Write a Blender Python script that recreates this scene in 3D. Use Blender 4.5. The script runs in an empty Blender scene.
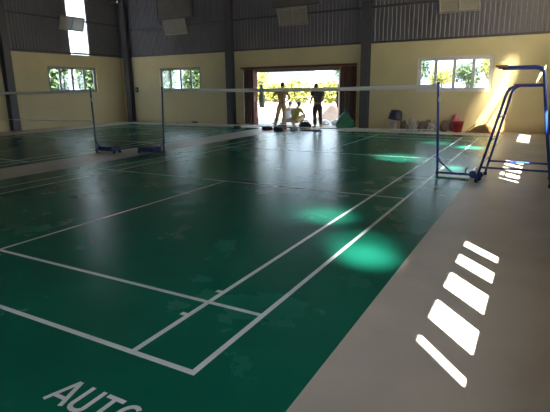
import bpy, bmesh, math, random
from mathutils import Vector, Matrix, Euler, noise
random.seed(11)
S = bpy.context.scene
COL = S.collection
PI = math.pi

# ------------------------------------------------------------------ materials
def mat(name, col, rough=0.5, metal=0.0, var=0.0, vscale=3.0, bump=0.0, bscale=40.0, spec=0.5, coat=0.0):
    m = bpy.data.materials.new(name); m.use_nodes = True
    nt = m.node_tree; b = nt.nodes['Principled BSDF']
    b.inputs['Base Color'].default_value = (*col, 1)
    b.inputs['Roughness'].default_value = rough
    b.inputs['Metallic'].default_value = metal
    b.inputs['Specular IOR Level'].default_value = spec
    if coat: b.inputs['Coat Weight'].default_value = coat
    tc = nt.nodes.new('ShaderNodeTexCoord')
    if var:
        n = nt.nodes.new('ShaderNodeTexNoise'); n.inputs['Scale'].default_value = vscale; n.inputs['Detail'].default_value = 5
        nt.links.new(tc.outputs['Object'], n.inputs['Vector'])
        r = nt.nodes.new('ShaderNodeMapRange'); r.inputs[1].default_value = 0.3; r.inputs[2].default_value = 0.7
        r.inputs[3].default_value = 1 - var; r.inputs[4].default_value = 1 + var
        nt.links.new(n.outputs['Fac'], r.inputs[0])
        mx = nt.nodes.new('ShaderNodeVectorMath'); mx.operation = 'SCALE'; mx.inputs[0].default_value = col
        nt.links.new(r.outputs[0], mx.inputs['Scale'])
        nt.links.new(mx.outputs[0], b.inputs['Base Color'])
    if bump:
        n2 = nt.nodes.new('ShaderNodeTexNoise'); n2.inputs['Scale'].default_value = bscale; n2.inputs['Detail'].default_value = 3
        nt.links.new(tc.outputs['Object'], n2.inputs['Vector'])
        bp = nt.nodes.new('ShaderNodeBump'); bp.inputs['Strength'].default_value = bump; bp.inputs['Distance'].default_value = 0.02
        nt.links.new(n2.outputs['Fac'], bp.inputs['Height']); nt.links.new(bp.outputs[0], b.inputs['Normal'])
    return m

def court_mat(name):
    m = mat(name, (0.0055, 0.09, 0.062), 0.3, bump=0.06, bscale=9.0, spec=0.08)
    nt = m.node_tree; b = nt.nodes['Principled BSDF']
    tc = [n for n in nt.nodes if n.type == 'TEX_COORD'][0]
    n1 = nt.nodes.new('ShaderNodeTexNoise'); n1.inputs['Scale'].default_value = 1.1; n1.inputs['Detail'].default_value = 6; n1.inputs['Roughness'].default_value = 0.6
    n2 = nt.nodes.new('ShaderNodeTexNoise'); n2.inputs['Scale'].default_value = 4.5; n2.inputs['Detail'].default_value = 3; n2.inputs['Distortion'].default_value = 1.2
    nt.links.new(tc.outputs['Object'], n1.inputs['Vector']); nt.links.new(tc.outputs['Object'], n2.inputs['Vector'])
    r1 = nt.nodes.new('ShaderNodeValToRGB')
    r1.color_ramp.elements[0].position = 0.3; r1.color_ramp.elements[0].color = (0.0055, 0.112, 0.073, 1)
    r1.color_ramp.elements[1].position = 0.7; r1.color_ramp.elements[1].color = (0.0088, 0.146, 0.097, 1)
    nt.links.new(n1.outputs['Fac'], r1.inputs[0])
    r2 = nt.nodes.new('ShaderNodeValToRGB')                      # dusty scuff marks
    r2.color_ramp.elements[0].position = 0.68; r2.color_ramp.elements[0].color = (0, 0, 0, 1)
    r2.color_ramp.elements[1].position = 0.80; r2.color_ramp.elements[1].color = (0.09, 0.09, 0.09, 1)
    nt.links.new(n2.outputs['Fac'], r2.inputs[0])
    mx = nt.nodes.new('ShaderNodeMix'); mx.data_type = 'RGBA'
    nt.links.new(r2.outputs[0], mx.inputs[0]); nt.links.new(r1.outputs[0], mx.inputs[6])
    mx.inputs[7].default_value = (0.12, 0.24, 0.19, 1)
    nt.links.new(mx.outputs[2], b.inputs['Base Color'])
    rr = nt.nodes.new('ShaderNodeMapRange'); rr.inputs[3].default_value = 0.25; rr.inputs[4].default_value = 0.29
    nt.links.new(n1.outputs['Fac'], rr.inputs[0]); nt.links.new(rr.outputs[0], b.inputs['Roughness'])
    return m

def clear_mat(name, tint, thru, milky):
    """thin sheet: part of the light goes straight through, the rest is scattered"""
    m = bpy.data.materials.new(name); m.use_nodes = True
    nt = m.node_tree; nt.nodes.clear()
    out = nt.nodes.new('ShaderNodeOutputMaterial')
    t = nt.nodes.new('ShaderNodeBsdfTransparent'); t.inputs[0].default_value = (*tint, 1)
    g = nt.nodes.new('ShaderNodeBsdfTranslucent' if milky else 'ShaderNodeBsdfGlossy')
    g.inputs[0].default_value = (*tint, 1)
    if not milky: g.inputs['Roughness'].default_value = 0.03
    mx = nt.nodes.new('ShaderNodeMixShader'); mx.inputs[0].default_value = thru
    nt.links.new(g.outputs[0], mx.inputs[1]); nt.links.new(t.outputs[0], mx.inputs[2])
    nt.links.new(mx.outputs[0], out.inputs[0])
    return m

def leaf_mat(name, c1, c2):
    m = mat(name, c1, 0.6)
    nt = m.node_tree; b = nt.nodes['Principled BSDF']; tc = [n for n in nt.nodes if n.type == 'TEX_COORD'][0]
    n = nt.nodes.new('ShaderNodeTexNoise'); n.inputs['Scale'].default_value = 1.3; n.inputs['Detail'].default_value = 4
    nt.links.new(tc.outputs['Object'], n.inputs['Vector'])
    r = nt.nodes.new('ShaderNodeValToRGB')
    r.color_ramp.elements[0].position = 0.38; r.color_ramp.elements[0].color = (*c1, 1)
    r.color_ramp.elements[1].position = 0.62; r.color_ramp.elements[1].color = (*c2, 1)
    nt.links.new(n.outputs['Fac'], r.inputs[0]); nt.links.new(r.outputs[0], b.inputs['Base Color'])
    return m

M = {}
M['court'] = court_mat('green_court_paint')
M['line'] = mat('white_line_paint', (0.70, 0.76, 0.79), 0.35, var=0.06, vscale=6)
M['concrete'] = mat('beige_concrete', (0.50, 0.44, 0.395), 0.42, var=0.10, vscale=1.6, bump=0.05, bscale=30, spec=0.35)
M['yellow'] = mat('yellow_plaster', (0.72, 0.63, 0.39), 0.85, var=0.05, vscale=1.2, bump=0.05, bscale=60)
M['outside_plaster'] = mat('outside_plaster', (0.6, 0.55, 0.42), 0.9, var=0.05)
M['clad'] = mat('grey_cladding', (0.185, 0.182, 0.22), 0.5, metal=0.0, var=0.08, vscale=0.8, spec=0.35)
M['roof'] = mat('roof_sheet', (0.16, 0.155, 0.17), 0.5, var=0.06)
M['steel'] = mat('grey_steel_paint', (0.10, 0.097, 0.118), 0.5, var=0.08)
M['white_frame'] = mat('white_window_frame', (0.72, 0.70, 0.76), 0.4)
M['grey_frame'] = mat('grey_window_frame', (0.30, 0.30, 0.33), 0.45)
M['glass'] = clear_mat('window_glass', (0.96, 0.98, 0.97), 0.93, False)
M['skylight'] = clear_mat('milky_fibreglass', (0.95, 0.97, 1.0), 0.0, True)
M['skylight_clear'] = clear_mat('clear_fibreglass', (1.0, 0.90, 0.66), 0.20, True)
M['skylight_left'] = clear_mat('bluish_clear_fibreglass', (0.93, 0.95, 1.0), 0.4, True)
M['vent'] = mat('pale_louvre_metal', (0.37, 0.35, 0.31), 0.5, var=0.06)
M['board'] = mat('dark_board', (0.15, 0.135, 0.13), 0.6, var=0.15, vscale=2)
M['brown'] = mat('brown_door_metal', (0.135, 0.048, 0.032), 0.5, var=0.12, vscale=2.5)
M['rail'] = mat('dark_rail', (0.25, 0.24, 0.23), 0.5)
M['blue'] = mat('blue_tube_paint', (0.018, 0.055, 0.34), 0.3, var=0.05, coat=0.3)
M['navy'] = mat('navy_post_paint', (0.022, 0.042, 0.15), 0.35, var=0.05)
M['black'] = mat('black_rubber', (0.015, 0.015, 0.017), 0.6)
M['wood'] = mat('orange_wood', (0.46, 0.20, 0.07), 0.5, var=0.2, vscale=14)
M['tape'] = mat('white_net_tape', (0.78, 0.78, 0.8), 0.7)
M['cord'] = mat('net_cord', (0.30, 0.27, 0.24), 0.8)
M['chrome'] = mat('zinc_metal', (0.55, 0.55, 0.56), 0.35, metal=0.8)
M['skin'] = mat('skin', (0.36, 0.20, 0.12), 0.55, var=0.06, vscale=8)
M['hair'] = mat('black_hair', (0.012, 0.010, 0.010), 0.5)
M['eyewhite'] = mat('eye_white', (0.75, 0.73, 0.7), 0.3)
M['lip'] = mat('lip', (0.28, 0.10, 0.08), 0.5)
M['tan_shirt'] = mat('tan_cloth', (0.40, 0.27, 0.13), 0.85, var=0.08, vscale=9)
M['khaki'] = mat('khaki_cloth', (0.42, 0.29, 0.16), 0.85, var=0.08, vscale=9)
M['dark_shirt'] = mat('charcoal_cloth', (0.035, 0.033, 0.035), 0.9, var=0.1, vscale=9)
M['dark_trousers'] = mat('dark_brown_cloth', (0.05, 0.042, 0.038), 0.9, var=0.1, vscale=9)
M['pale_blue'] = mat('pale_blue_cloth', (0.50, 0.55, 0.66), 0.85, var=0.06, vscale=9)
M['olive'] = mat('yellow_green_cloth', (0.30, 0.30, 0.06), 0.85, var=0.08, vscale=9)
M['pale_grey_cloth'] = mat('pale_grey_cloth', (0.45, 0.43, 0.42), 0.9, var=0.1, vscale=7)
M['grey_cloth'] = mat('grey_cloth', (0.22, 0.21, 0.22), 0.9, var=0.12, vscale=7)
M['yellow_shoe'] = mat('yellow_shoe', (0.62, 0.42, 0.06), 0.6)
M['brown_shoe'] = mat('brown_shoe', (0.10, 0.06, 0.04), 0.6)
M['green_sack'] = mat('green_net_sack', (0.03, 0.22, 0.12), 0.7, var=0.35, vscale=12, bump=0.6, bscale=25)
M['white_sack'] = mat('white_woven_sack', (0.62, 0.62, 0.66), 0.7, var=0.1, vscale=8, bump=0.5, bscale=14)
M['sand'] = mat('pinkish_sand', (0.37, 0.25, 0.19), 0.95, var=0.15, vscale=6, bump=0.5, bscale=30)
M['black_bag'] = mat('black_bag', (0.02, 0.02, 0.025), 0.55, var=0.2, vscale=6, bump=0.4, bscale=14)
M['maroon'] = mat('maroon_cloth', (0.12, 0.03, 0.04), 0.8, var=0.2, vscale=8)
M['red'] = mat('red_plastic', (0.50, 0.05, 0.06), 0.35, var=0.06)
M['redbox'] = mat('red_box', (0.42, 0.06, 0.04), 0.6, var=0.1)
M['pink'] = mat('pink_bag', (0.68, 0.22, 0.32), 0.5, var=0.12, vscale=9, bump=0.5, bscale=18)
M['navy_plastic'] = mat('navy_plastic', (0.012, 0.012, 0.045), 0.3, var=0.06)
M['white_plastic'] = mat('white_plastic', (0.66, 0.66, 0.66), 0.4)
M['paper'] = mat('newsprint', (0.48, 0.45, 0.43), 0.9, var=0.7, vscale=22)
M['paper_dark'] = mat('brown_paper', (0.20, 0.155, 0.13), 0.9, var=0.35, vscale=12)
M['rug'] = mat('brown_sacking', (0.27, 0.15, 0.075), 0.95, var=0.2, vscale=8, bump=0.5, bscale=40)
M['dirt'] = mat('pale_bare_earth', (0.30, 0.27, 0.22), 0.95, var=0.12, vscale=0.6, bump=0.2, bscale=5)
M['dry_grass'] = mat('dry_field', (0.32, 0.34, 0.14), 0.95, var=0.25, vscale=0.4)
M['leafA'] = leaf_mat('dark_green_leaves', (0.012, 0.034, 0.012), (0.045, 0.085, 0.030))
M['leafB'] = leaf_mat('yellow_green_leaves', (0.11, 0.135, 0.022), (0.27, 0.27, 0.06))
M['bark'] = mat('bark', (0.12, 0.09, 0.07), 0.9, var=0.2, vscale=6, bump=0.5, bscale=12)
M['teal'] = mat('teal_roof_sheet', (0.018, 0.042, 0.046), 0.7, var=0.1)
M['house'] = mat('pale_house_wall', (0.5, 0.5, 0.47), 0.85, var=0.05)
M['dark_metal'] = mat('dark_switch_plastic', (0.03, 0.03, 0.035), 0.4)

# ------------------------------------------------------------------ mesh helpers
class MB:
    def __init__(s): s.v = []; s.f = []; s.m = []; s.sm = []
    def add(s, vs, fs, mi=0, smooth=False):
        o = len(s.v); s.v += [tuple(v) for v in vs]
        for f in fs: s.f.append(tuple(i + o for i in f)); s.m.append(mi); s.sm.append(smooth)
        return s
    def box(s, lo, hi, mi=0, rot=None, piv=None):
        x0, y0, z0 = lo; x1, y1, z1 = hi
        vs = [Vector(p) for p in ((x0,y0,z0),(x1,y0,z0),(x1,y1,z0),(x0,y1,z0),(x0,y0,z1),(x1,y0,z1),(x1,y1,z1),(x0,y1,z1))]
        if rot:
            c = Vector(piv) if piv else (Vector(lo) + Vector(hi)) / 2
            R = Euler(rot).to_matrix(); vs = [R @ (v - c) + c for v in vs]
        return s.add(vs, [(0,3,2,1),(4,5,6,7),(0,1,5,4),(1,2,6,5),(2,3,7,6),(3,0,4,7)], mi)
    def tube(s, pts, r, n=8, mi=0, caps=True):
        pts = [Vector(p) for p in pts]; rs = r if isinstance(r, (list, tuple)) else [r] * len(pts)
        rings = []; up = None
        for i, p in enumerate(pts):
            d = (pts[min(i+1, len(pts)-1)] - pts[max(i-1, 0)]).normalized()
            if up is None: up = Vector((0,0,1)) if abs(d.z) < 0.9 else Vector((1,0,0))
            a = d.cross(up).normalized(); up2 = a.cross(d).normalized(); up = up2
            rings.append([p + (a * math.cos(2*PI*k/n) + up2 * math.sin(2*PI*k/n)) * rs[i] for k in range(n)])
        vs = [v for R in rings for v in R]; fs = []
        for i in range(len(pts)-1):
            for k in range(n): fs.append((i*n+k, i*n+(k+1) % n, (i+1)*n+(k+1) % n, (i+1)*n+k))
        s.add(vs, fs, mi, True)
        if caps: s.add(rings[0], [tuple(range(n))[::-1]], mi); s.add(rings[-1], [tuple(range(n))], mi)
        return s
    def lathe(s, prof, c=(0,0,0), n=20, mi=0):
        vs = []; fs = []
        for r, z in prof: vs += [(c[0]+r*math.cos(2*PI*k/n), c[1]+r*math.sin(2*PI*k/n), c[2]+z) for k in range(n)]
        for i in range(len(prof)-1):
            for k in range(n): fs.append((i*n+k, i*n+(k+1) % n, (i+1)*n+(k+1) % n, (i+1)*n+k))
        return s.add(vs, fs, mi, True)
    def ball(s, c, rad, nu=16, nv=10, mi=0, fn=None):
        vs = [(0,0,-1)]; fs = []
        for j in range(1, nv):
            t = PI*j/nv
            vs += [(math.sin(t)*math.cos(2*PI*k/nu), math.sin(t)*math.sin(2*PI*k/nu), -math.cos(t)) for k in range(nu)]
        vs.append((0,0,1)); last = len(vs)-1
        for k in range(nu):
            fs.append((0, 1+(k+1) % nu, 1+k)); b = 1+(nv-2)*nu; fs.append((last, b+k, b+(k+1) % nu))
        for j in range(nv-2):
            for k in range(nu):
                a = 1+j*nu; fs.append((a+k, a+(k+1) % nu, a+nu+(k+1) % nu, a+nu+k))
        out = []
        for v in vs:
            v = Vector(v); 
            if fn: v = fn(v)
            out.append((c[0]+v.x*rad[0], c[1]+v.y*rad[1], c[2]+v.z*rad[2]))
        return s.add(out, fs, mi, True)
    def mesh(s, name, mats):
        me = bpy.data.meshes.new(name); me.from_pydata(s.v, [], s.f)
        for m in (mats if isinstance(mats, (list, tuple)) else [mats]): me.materials.append(m)
        me.polygons.foreach_set('material_index', s.m); me.polygons.foreach_set('use_smooth', s.sm)
        me.update(); return me
    def build(s, name, mats, parent=None, loc=None, bevel=0):
        """link as one object; world-space verts are shifted to the parent / loc origin"""
        o = bpy.data.objects.new(name, s.mesh(name, mats)); COL.objects.link(o)
        off = Vector((0,0,0))
        if parent is not None:
            o.parent = parent; off = world_loc(parent)
        if loc is not None:
            o.location = Vector(loc) - off; off = Vector(loc)
        if off.length: o.data.transform(Matrix.Translation(-off))
        if bevel:
            b = o.modifiers.new('bevel', 'BEVEL'); b.width = bevel; b.segments = 2; b.limit_method = 'ANGLE'
        return o

def world_loc(o):
    p = Vector(o.location)
    while o.parent: o = o.parent; p += Vector(o.location)
    return p
def tag(o, label, cat, group=None, kind=None):
    o['label'] = label; o['category'] = cat
    if group: o['group'] = group
    if kind: o['kind'] = kind
    return o
def thing(name, loc, label, cat, group=None):
    o = bpy.data.objects.new(name, None); o.empty_display_size = 0.1; COL.objects.link(o); o.location = loc
    return tag(o, label, cat, group)
def struct(o, label=None, cat=None):
    o['kind'] = 'structure'
    if label: o['label'] = label; o['category'] = cat
    return o
def copy_tree(o, parent=None):
    c = o.copy(); COL.objects.link(c)
    if parent: c.parent = parent
    for ch in list(o.children): copy_tree(ch, c)
    return c

def bent(pts, rad=0.1, n=5):
    """polyline with rounded corners"""
    pts = [Vector(p) for p in pts]; out = [pts[0]]
    for i in range(1, len(pts)-1):
        a, b, c = pts[i-1], pts[i], pts[i+1]
        u = (a-b).normalized(); w = (c-b).normalized()
        r = min(rad, (a-b).length*0.49, (c-b).length*0.49)
        p0 = b+u*r; p1 = b+w*r
        for k in range(n+1):
            t = k/n; out.append(p0*(1-t)**2 + b*2*t*(1-t) + p1*t*t)
    out.append(pts[-1]); return out

# wall slab with rectangular openings: u along the wall, z up, thickness t
def slab(mb, u0, u1, z0, z1, holes, place, t):
    us = sorted({u0, u1, *[h[0] for h in holes], *[h[1] for h in holes]})
    zs = sorted({z0, z1, *[h[2] for h in holes], *[h[3] for h in holes]})
    def solid(i, j):
        if i < 0 or j < 0 or i >= len(us)-1 or j >= len(zs)-1: return False
        cu = (us[i]+us[i+1])/2; cz = (zs[j]+zs[j+1])/2
        return not any(h[0] < cu < h[1] and h[2] < cz < h[3] for h in holes)
    for i in range(len(us)-1):
        for j in range(len(zs)-1):
            if not solid(i, j): continue
            a, b, c, d = us[i], us[i+1], zs[j], zs[j+1]
            mb.add([place(a,0,c), place(b,0,c), place(b,0,d), place(a,0,d)], [(0,1,2,3)])
            mb.add([place(a,t,c), place(b,t,c), place(b,t,d), place(a,t,d)], [(3,2,1,0)], 1)
            if not solid(i-1, j): mb.add([place(a,0,c), place(a,0,d), place(a,t,d), place(a,t,c)], [(0,1,2,3)])
            if not solid(i+1, j): mb.add([place(b,0,c), place(b,t,c), place(b,t,d), place(b,0,d)], [(0,1,2,3)])
            if not solid(i, j-1): mb.add([place(a,0,c), place(a,t,c), place(b,t,c), place(b,0,c)], [(0,1,2,3)])
            if not solid(i, j+1): mb.add([place(a,0,d), place(b,0,d), place(b,t,d), place(a,t,d)], [(0,1,2,3)])

PITCH = 0.15
def corrugated(mb, u0, u1, z0, z1, place, topfn=None, botfn=None, push=0.0):
    """trapezoid ribs; place(u, depth, z); two skins 1 cm apart"""
    xs = []; u = u0
    prof = [(0.0, 0.0), (0.30, 0.0), (0.42, 0.03), (0.70, 0.03), (0.82, 0.0)]
    while u < u1:
        for a, d in prof:
            if u + a*PITCH < u1: xs.append((u + a*PITCH, d))
        u += PITCH
    xs.append((u1, xs[-1][1]))
    for off, flip in ((0.0, False), (0.012, True)):
        vs = []; fs = []
        for x, d in xs:
            zt = topfn(x) if topfn else z1
            zb = botfn(x) if botfn else z0
            vs += [place(x, 0.03 - d + off + push, zb), place(x, 0.03 - d + off + push, zt)]
        for i in range(len(xs)-1):
            f = (2*i, 2*i+2, 2*i+3, 2*i+1); fs.append(f[::-1] if flip else f)
        mb.add(vs, fs)

# ------------------------------------------------------------------ hall
XL, XR, YB, YF = -13.7, 5.1, 9.0, -15.0
ZW, ZE, ZR, XM = 3.05, 5.55, 7.6, -4.3
TW = 0.2
pB = lambda u, d, z: (u, YB + d, z)
pL = lambda u, d, z: (XL - d, u, z)
pR = lambda u, d, z: (XR + d, u, z)
pF = lambda u, d, z: (u, YF - d, z)
roofz = lambda x: ZR - (ZR - ZE) * abs(x - XM) / ((XR - XL)/2)

m = MB(); m.box((XL-0.3, YF-0.3, -0.25), (XR+0.3, YB+0.3, 0.0))
struct(m.build('floor', M['concrete']))

WIN_B = [(-11.25, -8.87, 1.42, 2.48), (0.62, 3.05, 1.32, 2.48)]
DOOR = (-6.62, -1.6, 0.0, 2.36)
m = MB(); slab(m, XL-TW, XR+TW, 0, ZW, WIN_B + [DOOR], pB, TW)
wall_back = struct(m.build('wall_back', [M['yellow'], M['outside_plaster']]))
m = MB(); corrugated(m, XL-0.12, XR+0.12, ZW, ZE, pB, topfn=lambda x: roofz(x) - 0.02)
m.build('cladding', M['clad'], wall_back)

WIN_L = [(4.93, 7.46, 1.45, 2.54)]
PAN_L = [(6.2, 7.2)]
m = MB(); slab(m, YF-TW, YB+TW, 0, ZW, WIN_L, pL, TW)
wall_left = struct(m.build('wall_left', [M['yellow'], M['outside_plaster']]))
m = MB(); ed = [YF-0.1] + [e for p in sorted(PAN_L) for e in p] + [YB+0.1]
for i in range(0, len(ed), 2): corrugated(m, ed[i], ed[i+1], ZW, ZE, pL)
m.build('cladding', M['clad'], wall_left)

WIN_R = [(-7.25 + 6*k, -4.76 + 6*k, 1.43, 2.45) for k in (-1, 0, 1, 2)]
PAN_R = [(6.2, 7.2), (0.2, 1.2), (-6.9, -5.9)]
SLIT = (8.10, 8.50)
ADDED_SIDE_OPENING = (-14.2, -11.2, 0.0, 2.8)  # unseen opening behind the camera, added to let in more daylight
WIN_R = [w for w in WIN_R if w[0] > -12]
m = MB(); slab(m, YF-TW, YB+TW, 0, ZW, WIN_R + [ADDED_SIDE_OPENING], pR, TW)
wall_right = struct(m.build('wall_right', [M['yellow'], M['outside_plaster']]))
m = MB(); ed = [YF-0.1] + [e for p in sorted(PAN_R) for e in p] + [YB+0.1]
for i in range(0, len(ed), 2):
    corrugated(m, ed[i], ed[i+1], ZW, ZE, pR, botfn=lambda y: ZW + (0.16 if SLIT[0] < y < SLIT[1] else 0.0))
m.build('cladding', M['clad'], wall_right)

FRONT_WIN = [(0.6, 3.0, 1.4, 2.5)]
m = MB(); slab(m, XL-TW, XR+TW, 0, ZW, FRONT_WIN, pF, TW)
wall_front = struct(m.build('wall_front', [M['yellow'], M['outside_plaster']]))
m = MB(); corrugated(m, XL-0.12, XR+0.12, ZW, ZE, pF, topfn=lambda x: roofz(x) - 0.02)
m.build('cladding', M['clad'], wall_front)

m = MB()
for s_ in (-1, 1):
    xe = XM + s_*((XR-XL)/2 + 0.25); ze = ZE - 0.25*(ZR-ZE)/((XR-XL)/2)
    a = [(XM, YF-0.4, ZR), (XM, YB+0.4, ZR), (xe, YB+0.4, ze), (xe, YF-0.4, ze)]
    b = [(x, y, z+0.06) for x, y, z in a]
    m.add(a+b, [(0,1,2,3), (7,6,5,4), (0,4,5,1), (1,5,6,2), (2,6,7,3), (3,7,4,0)])
struct(m.build('ceiling', M['roof']))

# steel columns (H profile), standing in front of the walls
def h_col(name, x, y, axis, top):
    m = MB(); w, d = 0.15, 0.13
    if axis == 'y':
        m.box((x-w, y-0.02, 0), (x+w, y, top)); m.box((x-w, y-2*d, 0), (x+w, y-2*d+0.015, top)); m.box((x-0.012, y-2*d+0.015, 0), (x+0.012, y-0.02, top))
        m.box((x-w-0.04, y-2*d-0.04, 0), (x+w+0.04, y, 0.02))
    else:
        s_ = 1 if x < 0 else -1
        xs = sorted((x, x+s_*0.02)); m.box((xs[0], y-w, 0), (xs[1], y+w, top))
        xs = sorted((x+s_*2*d, x+s_*(2*d-0.015))); m.box((xs[0], y-w, 0), (xs[1], y+w, top))
        xs = sorted((x+s_*0.02, x+s_*(2*d-0.015))); m.box((xs[0], y-0.012, 0), (xs[1], y+0.012, top))
        xs = sorted((x, x+s_*(2*d+0.04))); m.box((xs[0], y-w-0.04, 0), (xs[1], y+w+0.04, 0.02))
    return struct(m.build(name, M['steel'], loc=(x, y, 0)))
for x in (-13.1, -7.18, -1.23, 4.93):
    h_col('column', x, YB - 0.001, 'y', roofz(x) - 0.05)
for y in (3.1, -2.9, -8.9): h_col('column', XL + 0.001, y, 'x', ZE - 0.06)
for y in (3.0, -3.0, -9.0): h_col('column', XR - 0.001, y, 'x', ZE - 0.06)

# wall girts and the dark flashing under the cladding
n_ = [0]
def trim(lo, hi, mt='steel'):
    n_[0] += 1; struct(MB().box(lo, hi).build('trim_%d' % n_[0], M[mt]))
trim((XL, YB-0.05, 4.22), (XR, YB-0.002, 4.30)); trim((XL+0.002, YF, 4.45), (XL+0.05, YB-0.06, 4.53))
trim((XR-0.05, YF, 4.25), (XR-0.002, YB-0.06, 4.33))
trim((XL, YB-0.03, ZW-0.02), (XR, YB-0.001, ZW+0.05)); trim((XL+0.001, YF, ZW+0.03), (XL+0.03, YB-0.04, ZW+0.10)); trim((XR-0.03, YF, ZW-0.06), (XR-0.001, SLIT[0]-0.1, ZW))
trim((XR-0.03, SLIT[1]+0.1, ZW-0.06), (XR-0.001, YB-0.04, ZW))

# windows ----------------------------------------------------------------
def window(idx, place, u0, u1, z0, z1, fm, depth=0.13, mull=None, frame=0.06, sw=0.05, half=0.02):
    """outer frame with reveal lining, sashes, glass"""
    root = bpy.data.objects.new('window_%d' % idx, None); COL.objects.link(root); struct(root)
    root.location = place((u0+u1)/2, depth, z0)
    def bx(mb, a, b, d0, d1, c, e):
        p = place(a, d0, c); q = place(b, d1, e)
        mb.box([min(p[i], q[i]) for i in range(3)], [max(p[i], q[i]) for i in range(3)])
    m = MB(); d0, d1 = depth-0.03, depth+0.03
    bx(m, u0, u0+frame, d0, d1, z0, z1); bx(m, u1-frame, u1, d0, d1, z0, z1)
    bx(m, u0+frame, u1-frame, d0, d1, z0, z0+frame); bx(m, u0+frame, u1-frame, d0, d1, z1-frame, z1)
    m.build('window_frame', fm, root)
    ms = mull if mull else [u0 + (u1-u0)*k/4 for k in (1, 2, 3)]
    cuts = [u0+frame] + list(ms) + [u1-frame]
    for k in range(len(cuts)-1):
        a, b = cuts[k], cuts[k+1]; m = MB(); e0, e1 = depth-half, depth+half
        bx(m, a, a+sw, e0, e1, z0+frame, z1-frame); bx(m, b-sw, b, e0, e1, z0+frame, z1-frame)
        bx(m, a+sw, b-sw, e0, e1, z0+frame, z0+frame+0.05); bx(m, a+sw, b-sw, e0, e1, z1-frame-0.05, z1-frame)
        sa = m.build('sash', fm, root)
        m = MB(); bx(m, a+sw, b-sw, depth-0.003, depth+0.003, z0+frame+0.05, z1-frame-0.05)
        m.build('pane', M['glass'], sa)
    return root
w1 = window(1, pL, *WIN_L[0], M['grey_frame'], depth=0.1)
w2 = window(2, pB, *WIN_B[0], M['grey_frame'], depth=0.1)
w3 = window(3, pB, *WIN_B[1], M['white_frame'], depth=0.06, frame=0.075)
k = 4
for w in WIN_L[1:]: window(k, pL, *w, M['white_frame']); k += 1
for w in WIN_R:
    u = w[0]; window(k, pR, *w, M['white_frame'], mull=[u+0.37, u+0.945, u+1.54, u+2.04], depth=0.12, frame=0.03, sw=0.075, half=0.05); k += 1
for w in FRONT_WIN: window(k, pF, *w, M['white_frame']); k += 1
# milky clear sheets let into the cladding
for (u0, u1), pl in [(p, pL) for p in PAN_L] + [(p, pR) for p in PAN_R]:
    m = MB(); corrugated(m, u0-0.1, u1+0.1, ZW, ZE, pl, push=0.02)
    m.v = m.v[:len(m.v)//2]; nf = len(m.f)//2; m.f = m.f[:nf]; m.m = m.m[:nf]; m.sm = m.sm[:nf]
    struct(m.build('window_%d' % k, M['skylight_left' if pl is pL else 'skylight_clear' if u0 == 6.2 else 'skylight'])); k += 1

# door lintel / jamb and the folding doors -------------------------------
door = bpy.data.objects.new('door_1', None); COL.objects.link(door); struct(door); door.location = ((DOOR[0]+DOOR[1])/2, YB, 0)
m = MB(); m.box((DOOR[0]+0.0, YB+0.06, 2.15), (DOOR[1]-0.0, YB+0.19, 2.36)); m.build('door_head', M['rail'], door)
m = MB(); m.box((DOOR[0]-0.02, YB-0.14, 2.29), (DOOR[1]+0.02, YB-0.002, 2.37)); m.build('door_track', M['brown'], door)
m = MB(); m.box((DOOR[0], YB+0.01, 0.0), (DOOR[1], YB+0.19, 0.025)); m.build('door_sill', M['concrete'], door)
def folding_door(x0, x1, label):
    root = thing('folding_door', ((x0+x1)/2, YB+0.06, 0.03), label, 'door')
    n = 6; w = (x1-x0)/n
    for i in range(n):
        xa = x0 + i*w; ya, yb = (YB-0.13, YB+0.04) if i % 2 else (YB+0.04, YB-0.13)
        xb = xa + w; a = Vector((xa, ya, 0)); b = Vector((xb, yb, 0)); d = (b-a).normalized(); nrm = Vector((-d.y, d.x, 0))*0.014
        m = MB()
        q = [a-nrm, b-nrm, b+nrm, a+nrm]
        m.add([(p.x, p.y, 0.03) for p in q] + [(p.x, p.y, 2.27) for p in q], [(0,3,2,1),(4,5,6,7),(0,1,5,4),(1,2,6,5),(2,3,7,6),(3,0,4,7)])
        for zz in (0.5, 1.1, 1.7):
            c1 = a.lerp(b, 0.25) - nrm*1.5; c2 = a.lerp(b, 0.75) - nrm*1.5
            m.tube([(c1.x, c1.y, zz), (c2.x, c2.y, zz)], 0.012, 6)
        m.build('door_leaf', M['brown'], root)
    m = MB()
    for i in range(1, n):
        m.tube([(x0+i*w, YB-0.13 if i % 2 == 0 else YB+0.04, 0.1), (x0+i*w, YB-0.13 if i % 2 == 0 else YB+0.04, 2.26)], 0.014, 6)
    m.build('hinge', M['steel'], root)
    hx = x1-0.02 if x0 < -4 else x0+0.02
    m = MB(); m.tube(bent([(hx, YB-0.12, 1.0), (hx, YB-0.18, 1.0), (hx, YB-0.18, 1.16), (hx, YB-0.12, 1.16)], 0.03), 0.009, 6)
    m.build('handle', M['chrome'], root)
folding_door(-6.605, -5.95, 'brown accordion folding door pushed to the left end of the doorway, beside the hands-on-hips person')
folding_door(-2.32, -1.615, 'brown accordion folding door pushed to the right end of the doorway, behind the green sack')

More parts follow.
